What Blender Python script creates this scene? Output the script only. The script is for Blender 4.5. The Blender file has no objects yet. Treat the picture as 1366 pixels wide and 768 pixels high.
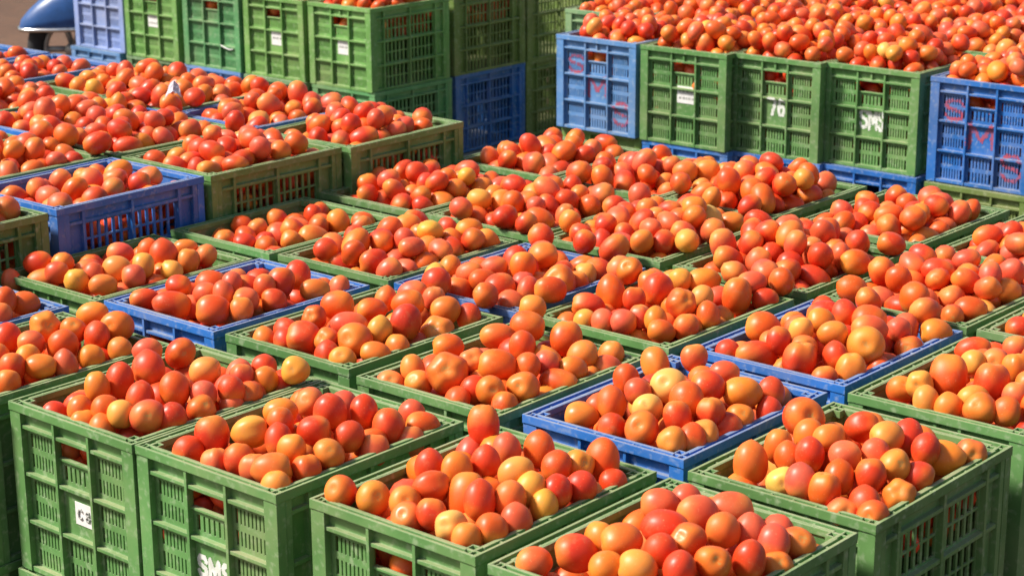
import bpy, bmesh, math, random
import numpy as np
from mathutils import Matrix, Vector, Euler

# ------------------------------------------------------------------ camera, sky, sun, exposure
S = 0.36                       # metres per crate width
W, L, H = 0.985, 1.245, 0.9116  # crate: end width, length, height (in crate widths)
GZ = 2 * 0.9116                # rim height of the front block above the ground, in crate widths
scene = bpy.context.scene
col = scene.collection

def P(x, y, z=0.0):            # crate-width units, z measured from the front block's rims -> metres
    return Vector((x * S, y * S, (z + GZ) * S))

cd = bpy.data.cameras.new('camera')
cam = bpy.data.objects.new('camera', cd)
col.objects.link(cam)
f_px, pitch, yaw, roll = 2624.1, 0.281018, -0.712672, -0.005779
fw = Vector((math.sin(yaw) * math.cos(pitch), math.cos(yaw) * math.cos(pitch), -math.sin(pitch)))
rt0 = Vector((math.cos(yaw), -math.sin(yaw), 0))
up0 = rt0.cross(fw)
rt = math.cos(roll) * rt0 + math.sin(roll) * up0
up = -math.sin(roll) * rt0 + math.cos(roll) * up0
cam.matrix_world = Matrix(((rt.x, up.x, -fw.x, 0), (rt.y, up.y, -fw.y, 0), (rt.z, up.z, -fw.z, (3.29999 + GZ) * S), (0, 0, 0, 1)))
cd.sensor_width = 36.0
cd.lens = f_px / 1366 * 36
cd.clip_end = 2000
cd.dof.use_dof = True
cd.dof.focus_distance = 3.7
cd.dof.aperture_fstop = 9.0
scene.camera = cam

to_sun = Vector((-0.66, -0.56, 0.92)).normalized()
world = bpy.data.worlds.new('World')
scene.world = world
world.use_nodes = True
wn = world.node_tree.nodes
sky = wn.new('ShaderNodeTexSky')
sky.sky_type = 'NISHITA'
sky.sun_disc = False
sky.sun_elevation = math.asin(to_sun.z)
sky.sun_rotation = math.atan2(to_sun.x, to_sun.y)
sky.air_density = 1.4
sky.dust_density = 3.0
bg = wn['Background']
bg.inputs['Strength'].default_value = 0.075
world.node_tree.links.new(sky.outputs[0], bg.inputs['Color'])
sd = bpy.data.lights.new('sun', 'SUN')
sd.energy = 4.2
sd.angle = math.radians(9.0)
sd.color = (1.0, 0.95, 0.87)
sun = bpy.data.objects.new('sun', sd)
sun.rotation_euler = (-to_sun).to_track_quat('-Z', 'Y').to_euler()
sun.location = (0, 0, 8)
col.objects.link(sun)
scene.view_settings.view_transform = 'Standard'
scene.view_settings.look = 'None'
scene.view_settings.gamma = 1.0
scene.view_settings.exposure = 0.8

rng = random.Random(11)
nrg = np.random.default_rng(11)

# ------------------------------------------------------------------ helpers
def tag(o, label=None, cat=None, group=None, kind=None):
    if label: o['label'] = label
    if cat: o['category'] = cat
    if group: o['group'] = group
    if kind: o['kind'] = kind
    return o

def link(o, parent=None):
    col.objects.link(o)
    if parent is not None: o.parent = parent
    return o

def empty(name, loc, rz=0.0):
    o = bpy.data.objects.new(name, None)
    o.empty_display_size = 0.1
    o.location = loc
    o.rotation_euler = (0, 0, rz)
    return link(o)

class MB:                       # collects boxes, tubes and quads into one mesh
    def __init__(s): s.v = []; s.f = []
    def box(s, x0, x1, y0, y1, z0, z1):
        n = len(s.v)
        s.v += [(x0, y0, z0), (x1, y0, z0), (x1, y1, z0), (x0, y1, z0), (x0, y0, z1), (x1, y0, z1), (x1, y1, z1), (x0, y1, z1)]
        s.f += [tuple(n + i for i in q) for q in ((0, 3, 2, 1), (4, 5, 6, 7), (0, 1, 5, 4), (1, 2, 6, 5), (2, 3, 7, 6), (3, 0, 4, 7))]
    def quad(s, a, b, c, d):
        n = len(s.v); s.v += [a, b, c, d]; s.f.append((n, n + 1, n + 2, n + 3))
    def tube(s, pts, r, seg=10, caps=True):
        pts = [Vector(p) for p in pts]; rr = r if isinstance(r, (list, tuple)) else [r] * len(pts); n0 = len(s.v)
        for i, p in enumerate(pts):
            t = (pts[min(i + 1, len(pts) - 1)] - pts[max(i - 1, 0)]).normalized()
            a = t.orthogonal().normalized() if i == 0 else (a - t * a.dot(t)).normalized()
            b = t.cross(a)
            for k in range(seg):
                w = 2 * math.pi * k / seg
                s.v.append(tuple(p + (a * math.cos(w) + b * math.sin(w)) * rr[i]))
        for i in range(len(pts) - 1):
            for k in range(seg):
                k2 = (k + 1) % seg
                s.f.append((n0 + i * seg + k, n0 + i * seg + k2, n0 + (i + 1) * seg + k2, n0 + (i + 1) * seg + k))
        if caps:
            s.f.append(tuple(n0 + k for k in reversed(range(seg))))
            s.f.append(tuple(n0 + (len(pts) - 1) * seg + k for k in range(seg)))
    def ring(s, c, R, r, squash=1.0, seg=36, m=12):          # torus round the local y axis
        n0 = len(s.v)
        for i in range(seg):
            a = 2 * math.pi * i / seg
            for k in range(m):
                b = 2 * math.pi * k / m
                q = R + r * math.cos(b)
                s.v.append((c[0] + q * math.cos(a), c[1] + squash * r * math.sin(b), c[2] + q * math.sin(a)))
        for i in range(seg):
            for k in range(m):
                i2, k2 = (i + 1) % seg, (k + 1) % m
                s.f.append((n0 + i * m + k, n0 + i * m + k2, n0 + i2 * m + k2, n0 + i2 * m + k))
    def mesh(s, name, mat=None, smooth=False, scale=1.0):
        me = bpy.data.meshes.new(name)
        me.from_pydata([tuple(c * scale for c in p) for p in s.v], [], s.f)
        if mat: me.materials.append(mat)
        if smooth: me.polygons.foreach_set('use_smooth', [True] * len(me.polygons))
        me.update()
        return me

# ------------------------------------------------------------------ materials
def new_mat(name):
    m = bpy.data.materials.new(name); m.use_nodes = True
    nt = m.node_tree
    return m, nt, nt.nodes, nt.links, nt.nodes['Principled BSDF']

def N(nodes, typ, **kw):
    n = nodes.new(typ)
    for k, v in kw.items():
        if k in n.inputs: n.inputs[k].default_value = v
        else: setattr(n, k, v)
    return n

def mixc(nodes, links, fac, a, b, blend='MIX'):
    n = nodes.new('ShaderNodeMix'); n.data_type = 'RGBA'; n.blend_type = blend
    for idx, val in ((0, fac), (6, a), (7, b)):
        if hasattr(val, 'is_output'): links.new(val, n.inputs[idx])
        else: n.inputs[idx].default_value = val
    return n.outputs[2]

def maprange(nodes, links, val, a, b, c=0.0, d=1.0):
    n = nodes.new('ShaderNodeMapRange'); n.clamp = True
    links.new(val, n.inputs[0])
    for i, x in zip((1, 2, 3, 4), (a, b, c, d)): n.inputs[i].default_value = x
    return n.outputs[0]

def crate_material():
    m, nt, n, l, p = new_mat('crate_plastic')
    oi = n.new('ShaderNodeObjectInfo')
    tc = n.new('ShaderNodeTexCoord')
    geo = n.new('ShaderNodeNewGeometry')
    add = n.new('ShaderNodeVectorMath'); add.operation = 'ADD'
    l.new(tc.outputs['Object'], add.inputs[0]); l.new(oi.outputs['Location'], add.inputs[1])
    n1 = N(n, 'ShaderNodeTexNoise', Scale=9.0, Detail=5.0); l.new(add.outputs[0], n1.inputs['Vector'])
    n2 = N(n, 'ShaderNodeTexNoise', Scale=70.0, Detail=4.0); l.new(add.outputs[0], n2.inputs['Vector'])
    c = oi.outputs['Color']
    dark = mixc(n, l, 1.0, c, (0.66, 0.66, 0.62, 1), 'MULTIPLY')
    c1 = mixc(n, l, maprange(n, l, n1.outputs[0], 0.35, 0.68), dark, c)
    # scuffs: pale dry scratches in the plastic
    sc = maprange(n, l, n2.outputs[0], 0.54, 0.70, 0.0, 0.5)
    c2 = mixc(n, l, sc, c1, mixc(n, l, 0.5, c, (0.55, 0.55, 0.42, 1)))
    # dry field dust lying on every upward ledge
    sep = n.new('ShaderNodeSeparateXYZ'); l.new(geo.outputs['Normal'], sep.inputs[0])
    upf = maprange(n, l, sep.outputs[2], 0.35, 0.95, 0.0, 1.0)
    dn = maprange(n, l, n1.outputs[0], 0.3, 0.7, 0.25, 0.62)
    mu = n.new('ShaderNodeMath'); mu.operation = 'MULTIPLY'; l.new(upf, mu.inputs[0]); l.new(dn, mu.inputs[1])
    c3 = mixc(n, l, mu.outputs[0], c2, (0.36, 0.33, 0.20, 1))
    # mud film spread unevenly over the walls
    n3 = N(n, 'ShaderNodeTexNoise', Scale=4.5, Detail=7.0, Roughness=0.65); l.new(add.outputs[0], n3.inputs['Vector'])
    c4 = mixc(n, l, maprange(n, l, n3.outputs[0], 0.46, 0.72, 0.0, 0.46), c3, (0.25, 0.20, 0.11, 1))
    l.new(c4, p.inputs['Base Color'])
    r = maprange(n, l, n2.outputs[0], 0.3, 0.7, 0.42, 0.68); l.new(r, p.inputs['Roughness'])
    p.inputs['Specular IOR Level'].default_value = 0.35
    bv = n.new('ShaderNodeBevel'); bv.samples = 3; bv.inputs['Radius'].default_value = 0.0022
    bp = N(n, 'ShaderNodeBump', Strength=0.12, Distance=0.002); l.new(n2.outputs[0], bp.inputs['Height']); l.new(bv.outputs[0], bp.inputs['Normal'])
    l.new(bp.outputs[0], p.inputs['Normal'])
    return m

def tomato_material(stuff):
    m, nt, n, l, p = new_mat('tomato_skin_heap' if stuff else 'tomato_skin')
    if stuff:
        at = N(n, 'ShaderNodeAttribute', attribute_name='tint'); tint = at.outputs['Color']
    else:
        oi = n.new('ShaderNodeObjectInfo'); tint = oi.outputs['Color']
    al = N(n, 'ShaderNodeAttribute', attribute_name='along'); along = al.outputs['Fac']
    geo = n.new('ShaderNodeNewGeometry')
    n1 = N(n, 'ShaderNodeTexNoise', Scale=22.0, Detail=3.0); l.new(geo.outputs['Position'], n1.inputs['Vector'])
    n2 = N(n, 'ShaderNodeTexNoise', Scale=260.0, Detail=2.0); l.new(geo.outputs['Position'], n2.inputs['Vector'])
    # ripening: shoulders stay more orange, patches differ
    pale = mixc(n, l, 0.6, tint, (0.74, 0.28, 0.034, 1))
    deep = mixc(n, l, 1.0, tint, (0.90, 0.74, 0.72, 1), 'MULTIPLY')
    c1 = mixc(n, l, maprange(n, l, n1.outputs[0], 0.38, 0.66), deep, tint)
    ad = n.new('ShaderNodeMath'); ad.operation = 'ADD'; l.new(along, ad.inputs[0])
    l.new(maprange(n, l, n1.outputs[0], 0.3, 0.7, -0.35, 0.35), ad.inputs[1])
    c2 = mixc(n, l, maprange(n, l, ad.outputs[0], 0.05, 1.05, 0.0, 0.95), c1, pale)
    # dull, dusty or bruised patches
    n4 = N(n, 'ShaderNodeTexNoise', Scale=38.0, Detail=6.0, Roughness=0.7); l.new(geo.outputs['Position'], n4.inputs['Vector'])
    c2 = mixc(n, l, maprange(n, l, n4.outputs[0], 0.56, 0.74, 0.0, 0.45), c2, (0.50, 0.20, 0.09, 1))
    # pale lenticel freckles
    c3 = mixc(n, l, maprange(n, l, n2.outputs[0], 0.66, 0.74, 0.0, 0.22), c2, (0.85, 0.45, 0.2, 1))
    # corky stem scar
    n3 = N(n, 'ShaderNodeTexNoise', Scale=190.0, Detail=3.0); l.new(geo.outputs['Position'], n3.inputs['Vector'])
    a2 = n.new('ShaderNodeMath'); a2.operation = 'ADD'; l.new(along, a2.inputs[0])
    l.new(maprange(n, l, n3.outputs[0], 0.3, 0.7, -0.045, 0.03), a2.inputs[1])
    c4 = mixc(n, l, maprange(n, l, a2.outputs[0], 0.965, 1.0, 0.0, 0.8), c3, (0.50, 0.27, 0.07, 1))
    l.new(c4, p.inputs['Base Color'])
    p.inputs['Roughness'].default_value = 0.36
    p.inputs['Specular IOR Level'].default_value = 0.32
    p.inputs['Subsurface Weight'].default_value = 0.0
    rr = maprange(n, l, n1.outputs[0], 0.3, 0.7, 0.33, 0.50); l.new(rr, p.inputs['Roughness'])
    bp = N(n, 'ShaderNodeBump', Strength=0.05, Distance=0.001); l.new(n2.outputs[0], bp.inputs['Height']); l.new(bp.outputs[0], p.inputs['Normal'])
    return m

def flat_material(name, c, rough=0.6, spot=None, metal=0.0, scale=30.0):
    m, nt, n, l, p = new_mat(name)
    tc = n.new('ShaderNodeTexCoord')
    n1 = N(n, 'ShaderNodeTexNoise', Scale=scale, Detail=5.0); l.new(tc.outputs['Object'], n1.inputs['Vector'])
    s2 = spot or tuple(x * 0.7 for x in c)
    l.new(mixc(n, l, maprange(n, l, n1.outputs[0], 0.35, 0.68), (*s2, 1), (*c, 1)), p.inputs['Base Color'])
    p.inputs['Roughness'].default_value = rough
    p.inputs['Metallic'].default_value = metal
    return m

def ground_material():
    m, nt, n, l, p = new_mat('packed_earth')
    geo = n.new('ShaderNodeNewGeometry')
    n1 = N(n, 'ShaderNodeTexNoise', Scale=0.9, Detail=6.0); l.new(geo.outputs['Position'], n1.inputs['Vector'])
    n2 = N(n, 'ShaderNodeTexNoise', Scale=14.0, Detail=8.0, Roughness=0.7); l.new(geo.outputs['Position'], n2.inputs['Vector'])
    c1 = mixc(n, l, maprange(n, l, n1.outputs[0], 0.35, 0.65), (0.085, 0.036, 0.018, 1), (0.14, 0.068, 0.036, 1))
    c2 = mixc(n, l, maprange(n, l, n2.outputs[0], 0.4, 0.7), c1, (0.08, 0.045, 0.025, 1))
    l.new(c2, p.inputs['Base Color']); p.inputs['Roughness'].default_value = 0.95
    bp = N(n, 'ShaderNodeBump', Strength=0.6, Distance=0.03); l.new(n2.outputs[0], bp.inputs['Height']); l.new(bp.outputs[0], p.inputs['Normal'])
    return m

M_CRATE = crate_material()
M_TOM = tomato_material(False)
M_HEAP = tomato_material(True)
M_WHITE = flat_material('white_paint', (0.78, 0.78, 0.74), 0.7, (0.55, 0.57, 0.5), scale=60)
M_CARD = flat_material('label_card', (0.80, 0.79, 0.76), 0.8, (0.66, 0.64, 0.62), scale=40)
M_INK = flat_material('label_ink', (0.40, 0.40, 0.37), 0.8, scale=60)
M_RED = flat_material('red_paint', (0.42, 0.05, 0.07), 0.7, (0.26, 0.08, 0.17), scale=25)
M_SCOOT = flat_material('scooter_paint', (0.014, 0.075, 0.25), 0.35, (0.012, 0.06, 0.2))
M_CHROME = flat_material('chrome', (0.75, 0.75, 0.75), 0.22, metal=1.0)
M_RUBBER = flat_material('rubber', (0.02, 0.02, 0.022), 0.8)
M_STEEL = flat_material('grey_steel', (0.38, 0.37, 0.36), 0.45, metal=0.6)
M_SEAT = flat_material('seat_vinyl', (0.03, 0.028, 0.03), 0.5)
M_PAPER = flat_material('paper', (0.55, 0.53, 0.58), 0.8, (0.42, 0.40, 0.46))

# ------------------------------------------------------------------ ground
g = bmesh.new()
bmesh.ops.create_grid(g, x_segments=120, y_segments=120, size=90)
for v in g.verts:
    d = max(0.0, Vector((v.co.x + 3.5, v.co.y - 4)).length - 9)
    v.co.z = 0.02 * math.sin(v.co.x * 1.3) * math.cos(v.co.y * 1.1) * min(1, d / 5) - 0.002
me = bpy.data.meshes.new('ground'); g.to_mesh(me); g.free(); me.materials.append(ground_material())
me.polygons.foreach_set('use_smooth', [True] * len(me.polygons))
tag(link(bpy.data.objects.new('ground', me)), 'brown packed earth behind the crates', kind='structure')

M_SLAB = flat_material('old_concrete', (0.30, 0.27, 0.23), 0.9, (0.20, 0.17, 0.14), scale=6)
for x0, x1, y0, y1 in ((-17.6, -10.17, 5.85, 11.3), (-20.5, -14.7, 14.75, 19.0), (-13.6, -6.9, 14.6, 20.4)):      # low slabs that the rear blocks stand on
    b = MB(); b.box(x0 * S, x1 * S, y0 * S, y1 * S, -0.02, 0.112)
    tag(link(bpy.data.objects.new('concrete_platform', b.mesh('concrete_platform', M_SLAB))), 'low concrete platform under the crates', kind='structure')

# ------------------------------------------------------------------ the crate kit (built once, meshes shared by every crate)
TOPS = (0.12, 0.375, 0.635)     # rib levels below the rim
YS0, YS1 = 0.040, 0.053         # the panel sheet, measured inward from the outer face

def slots(b, x0, x1, z0, z1, n, rows=2, mx=0.03, mz=0.036, bar=0.33):
    """a panel pierced by rows of upright slots"""
    zs = [z0]
    hh = (z1 - z0 - mz * (rows + 1)) / rows
    for r in range(rows): zs += [zs[-1] + mz, zs[-1] + mz + hh]
    zs.append(z1)
    for i in range(0, len(zs), 2): b.box(x0, x1, YS0, YS1, zs[i], zs[i + 1])
    pitch = (x1 - x0 - 2 * mx) / n
    for r in range(rows):
        za, zb = zs[2 * r + 1], zs[2 * r + 2]
        b.box(x0, x0 + mx, YS0, YS1, za, zb); b.box(x1 - mx, x1, YS0, YS1, za, zb)
        for k in range(n - 1):
            c = x0 + mx + pitch * (k + 1)
            b.box(c - pitch * bar, c + pitch * bar, YS0, YS1, za, zb)

def end_wall(split):
    b = MB(); T = H
    post = 0.088
    xa, xb = 0.36 * W, 0.64 * W
    cols = ((post, xa), (xa, xb), (xb, W - post))
    b.box(0.003, post, 0.004, 0.060, 0, T - 0.03); b.box(W - post, W - 0.003, 0.004, 0.060, 0, T - 0.03)          # corner posts
    for x in (xa, xb): b.box(x - 0.009, x + 0.009, 0.006, YS0, 0.0, T - 0.03)                           # uprights
    if split: b.box(0.5 * W - 0.01, 0.5 * W + 0.01, 0.011, YS0, T - TOPS[0], T - 0.03)
    for t in TOPS: b.box(post, W - post, 0.010, YS0, T - t - 0.009, T - t + 0.009)                      # cross ribs
    b.box(post, W - post, 0.010, YS0, 0.0, 0.028)
    b.box(post, W - post, YS0 - 0.004, YS1, T - TOPS[0], T - 0.002)                                     # band under the rim
    rows = ((T - TOPS[1], T - TOPS[0]), (T - TOPS[2], T - TOPS[1]), (0.0, T - TOPS[2]))
    for r, (z0, z1) in enumerate(rows):
        for c, (x0, x1) in enumerate(cols):
            if c == 1 and r == 0:                                                                         # the hand hole
                slots(b, x0, x1, z0, z1 - 0.105, 6, rows=1)
                b.box(x0, x1, YS0 - 0.014, YS1 + 0.002, z1 - 0.118, z1 - 0.105)
            elif c == 1 and r == 1: b.box(x0, x1, YS0, YS1, z0, z1)                                       # plain plate
            else: slots(b, x0, x1, z0, z1, 8 if c != 1 else 7)
    return b

def side_wall():
    b = MB(); T = H; w = L
    s, e = 0.0605, L - 0.0605
    b.box(s, 0.10, 0.006, 0.058, 0, T - 0.03); b.box(w - 0.10, e, 0.006, 0.058, 0, T - 0.03)
    xs = (0.175 * w, 0.5 * w, 0.825 * w)
    for x in xs: b.box(x - 0.0115, x + 0.0115, 0.008, YS1 - 0.002, 0.0, T - 0.03)
    for t in TOPS: b.box(0.10, w - 0.10, 0.011, YS1 - 0.003, T - t - 0.0105, T - t + 0.0105)
    b.box(0.10, w - 0.10, 0.011, YS0, 0.0, 0.028)
    b.box(0.10, w - 0.10, YS0 - 0.004, YS1, T - TOPS[0], T - 0.002)
    rows = ((T - TOPS[1], T - TOPS[0]), (T - TOPS[2], T - TOPS[1]), (0.0, T - TOPS[2]))
    for z0, z1 in rows:
        b.box(0.10, xs[0], YS0, YS1, z0, z1); b.box(xs[2], w - 0.10, YS0, YS1, z0, z1)
        slots(b, xs[0] + 0.01, xs[1] - 0.01, z0 + 0.009, z1 - 0.009, 6, mx=0.012, mz=0.014, bar=0.17); slots(b, xs[1] + 0.01, xs[2] - 0.01, z0 + 0.009, z1 - 0.009, 6, mx=0.012, mz=0.014, bar=0.17)
    return b

def rim():
    b = MB(); T = H
    o, i0, i1 = 0.015, 0.044, 0.0605
    z0, z1 = T - 0.034, T
    # outer lip, channel floor and inner lip of the two long sides, then of the two ends
    for m in (0, 1):
        fx = (lambda a, c: (a, c)) if m == 0 else (lambda a, c: (W - c, W - a))
        x = fx(0.0, o); b.box(*x, 0.0, L, z0 - 0.012, z1)
        x = fx(o, i0); b.box(*x, o, L - o, z0 - 0.004, T - 0.022)
        x = fx(i0, i1); b.box(*x, i1, L - i1, z0 - 0.002, z1 - 0.003)
        fy = (lambda a, c: (a, c)) if m == 0 else (lambda a, c: (L - c, L - a))
        y = fy(0.0, o); b.box(o, W - o, *y, z0 - 0.010, z1 - 0.001)
        y = fy(o, i0); b.box(i0, W - i0, *y, z0 - 0.003, T - 0.023)
        y = fy(i0, i1); b.box(i0, W - i0, *y, z0 - 0.001, z1 - 0.004)
        # webs across the channel
        for k in range(1, 10):
            c = 0.09 + (L - 0.18) * k / 10
            x = fx(o, i0); b.box(*x, c - 0.006, c + 0.006, T - 0.022, z1 - 0.006)
        for k in range(1, 7):
            c = 0.09 + (W - 0.18) * k / 7
            y = fy(o, i0); b.box(c - 0.006, c + 0.006, *y, T - 0.023, z1 - 0.007)
    # pierced corner plates: little webs crossing in a square
    for cx in (0, 1):
        for cy in (0, 1):
            def bx(x0, x1, y0, y1, za, zb):
                xa, xb = (x0, x1) if cx == 0 else (W - x1, W - x0)
                ya, yb = (y0, y1) if cy == 0 else (L - y1, L - y0)
                b.box(xa, xb, ya, yb, za, zb)
            bx(i1, 0.098, i1, 0.098, T - 0.040, T - 0.026)
            bx(i1, 0.100, 0.092, 0.100, T - 0.038, z1 - 0.002)
            bx(0.092, 0.0995, i1, 0.092, T - 0.0385, z1 - 0.0025)
            bx(o, 0.092, 0.050, 0.058, T - 0.021, z1 - 0.0035)
            bx(0.050, 0.058, o, 0.050, T - 0.0215, z1 - 0.0045)
            bx(0.051, 0.057, 0.0605, 0.092, T - 0.0215, z1 - 0.005)
            bx(0.022, 0.028, 0.016, 0.05, T - 0.0212, z1 - 0.0055)
    return b

def crate_floor():
    b = MB()
    b.box(0.056, W - 0.056, 0.058, L - 0.058, 0.006, 0.024)
    for k in range(5):
        c = 0.15 + (L - 0.3) * k / 4
        b.box(0.06, W - 0.06, c - 0.012, c + 0.012, 0.0, 0.0062)
    return b

def bow(b, k, place):
    """each mould has gone out of true in its own way: walls bulge or sag a few millimetres. place: part -> crate coordinates"""
    r_ = random.Random(50 + k)
    ax, ay, az = [r_.uniform(-0.011, 0.013) for _ in range(2)], [r_.uniform(-0.008, 0.010) for _ in range(2)], [r_.uniform(-0.010, 0.002) for _ in range(4)]
    inv = place.inverted(); out = []
    for p in b.v:
        q = place @ Vector(p); fx, fy, fz = q.x / W, q.y / L, q.z / H
        sx, sy = math.sin(math.pi * min(1, max(0, fx))), math.sin(math.pi * min(1, max(0, fy)))
        hz = 0.25 + 0.75 * max(0, fz)
        d = Vector(((ax[1] * fx - ax[0] * (1 - fx)) * sy * hz, (ay[1] * fy - ay[0] * (1 - fy)) * sx * hz,
                    (az[0] * (1 - fx) * sy + az[1] * fx * sy + az[2] * (1 - fy) * sx + az[3] * fy * sx) * max(0, fz) ** 3))
        out.append(tuple(inv @ (q + d)))
    b.v = out
    return b

PL_FRONT = Matrix.Identity(4)
PL_BACK = Matrix.Translation((W, L, 0)) @ Matrix.Rotation(math.pi, 4, 'Z')
PL_RIGHT = Matrix.Translation((W, 0, 0)) @ Matrix.Rotation(math.pi / 2, 4, 'Z')
PL_LEFT = Matrix.Translation((0, L, 0)) @ Matrix.Rotation(-math.pi / 2, 4, 'Z')
KIT = []
KIT_OF = {}
for k in range(5):
    sp = k % 2 == 1
    KIT.append([(n, bow(b, k, pl).mesh(n, M_CRATE, scale=S), pl) for n, b, pl in (
        ('end_wall', end_wall(sp), PL_FRONT), ('end_wall', end_wall(sp), PL_BACK), ('side_wall', side_wall(), PL_RIGHT),
        ('side_wall', side_wall(), PL_LEFT), ('rim', rim(), PL_FRONT), ('crate_floor', crate_floor(), PL_FRONT))])

GREEN = dict(g=(0.135, 0.305, 0.095), gy=(0.165, 0.365, 0.090), gb=(0.12, 0.350, 0.135), gd=(0.18, 0.285, 0.07), gp=(0.19, 0.36, 0.18),
             b=(0.030, 0.19, 0.62), bp=(0.13, 0.30, 0.66), bl=(0.27, 0.37, 0.68), bc=(0.12, 0.29, 0.64))

def crate(x0, y0, z, colour, label, rz=0.0, group=None):
    c = list(GREEN[colour])
    j = rng.uniform(0.9, 1.1)
    c = [min(0.9, v * j * rng.uniform(0.95, 1.05)) for v in c] + [1.0]
    base = 'blue' if colour[0] == 'b' else 'green'
    root = empty('plastic_crate', P(x0, y0, z - H), rz)
    tag(root, label, 'crate', group)
    def part(name, me, M):
        o = bpy.data.objects.new(name, me); o.color = c; link(o, root); o.matrix_local = M; return o
    k = rng.randrange(len(KIT))
    KIT_OF[root.name] = k
    for n, me, pl in KIT[k]: part(n, me, Matrix.Translation(pl.translation * S) @ pl.to_3x3().to_4x4())
    return root

# ------------------------------------------------------------------ paint and labels on the crate ends
_EB = end_wall(False)
_BOXES = [(_EB.v[i], _EB.v[i + 6]) for i in range(0, len(_EB.v), 8)]
GLYPH = {
    'S': [[(1, .80), (.78, 1), (.25, 1), (0, .80), (.12, .58), (.88, .42), (1, .2), (.75, 0), (.22, 0), (0, .2)]],
    'M': [[(0, 0), (.04, 1), (.5, .3), (.96, 1), (1, 0)]],
    'C': [[(1, .82), (.7, 1), (.2, .95), (0, .6), (.1, .15), (.5, 0), (1, .15)]],
    '8': [[(.5, .52), (.9, .7), (.8, .97), (.3, 1), (.1, .75), (.5, .52), (.95, .3), (.8, .02), (.25, 0), (.03, .25), (.5, .52)]],
    '7': [[(0, 1), (1, 1), (.42, 0)]],
    '6': [[(.95, .9), (.6, 1), (.2, .85), (0, .4), (.2, .03), (.8, .03), (1, .3), (.8, .56), (.2, .5)]],
}

def seg_dist(px, pz, a, b):
    ax, az = a; bx, bz = b; dx, dz = bx - ax, bz - az
    t = max(0, min(1, ((px - ax) * dx + (pz - az) * dz) / (dx * dx + dz * dz + 1e-12)))
    return math.hypot(px - ax - t * dx, pz - az - t * dz)

def paint(root, glyphs, mat, cell=0.007, rough=0.25):
    """glyphs: (character, x0, z0, width, height, half stroke); each is a thin coat on whatever solid plastic lies there"""
    for ch, x0, z0, w, h, hw in glyphs:
        b = MB()
        strokes = [[(x0 + p[0] * w, z0 + p[1] * h) for p in s] for s in GLYPH[ch]]
        for i in range(int((w + 2 * hw) / cell) + 1):
            for k in range(int((h + 2 * hw) / cell) + 1):
                x, z = x0 - hw + i * cell, z0 - hw + k * cell
                if x < 0.02 or x > W - 0.02 or z < 0.01: continue
                d = min(seg_dist(x, z, s[j], s[j + 1]) for s in strokes for j in range(len(s) - 1))
                if d > hw * rng.uniform(1 - rough, 1 + rough * 0.4): continue
                y = min([lo[1] for lo, hi in _BOXES if lo[0] <= x <= hi[0] and lo[2] <= z <= hi[2]], default=None)
                if y is None: continue
                q = cell / 2; y -= 0.0016
                b.quad((x - q, y, z - q), (x + q, y, z - q), (x + q, y, z + q), (x - q, y, z + q))
        link(bpy.data.objects.new('painted_mark', bow(b, KIT_OF[root.name], PL_FRONT).mesh('painted_mark', mat, scale=S)), root)

def card(root, x0, x1, z0, z1, lines=2):
    b = MB(); b.box(x0, x1, YS0 - 0.004, YS0 + 0.001, z0, z1)
    o = link(bpy.data.objects.new('label_card', bow(b, KIT_OF[root.name], PL_FRONT).mesh('label_card', M_CARD, scale=S)), root)
    i = MB()
    if isinstance(lines, str):
        for n, ch in enumerate(lines):
            xa, za, wd, ht = x0 + 0.028 + n * (x1 - x0 - 0.03) / 2, z0 + 0.035, (x1 - x0) / 2 - 0.045, z1 - z0 - 0.07
            for p in GLYPH[ch]:
                q = [(xa + u * wd, za + v * ht) for u, v in p]
                i.tube([(u, YS0 - 0.0045, v) for u, v in q], 0.007, 6)
        lines = 0
    for k in range(lines):
        zc = z0 + (z1 - z0) * (k + 0.75) / (lines + 0.5)
        x = x0 + 0.02
        while x < x1 - 0.03:
            wd = rng.uniform(0.015, 0.045)
            i.box(x, min(x1 - 0.012, x + wd), YS0 - 0.0055, YS0 - 0.003, zc - 0.010, zc + 0.012); x += wd + rng.uniform(0.008, 0.02)
    link(bpy.data.objects.new('label_print', bow(i, KIT_OF[root.name], PL_FRONT).mesh('label_print', M_INK, scale=S)), o)

# ------------------------------------------------------------------ tomatoes
TINT = dict(r=(0.66, 0.056, 0.014), p=(0.69, 0.108, 0.042), d=(0.70, 0.104, 0.014), o=(0.74, 0.185, 0.025), y=(0.75, 0.31, 0.05), g=(0.71, 0.45, 0.11))
CNAME = dict(r='red', p='pinkish red', d='orange red', o='orange', y='yellow orange', g='pale yellow')

def tint(code):
    c = TINT[code]; j = rng.uniform(0.92, 1.08)
    return (min(.95, c[0] * j), c[1] * j * rng.uniform(0.82, 1.2), c[2] * j * rng.uniform(0.8, 1.2), 1.0)

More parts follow.
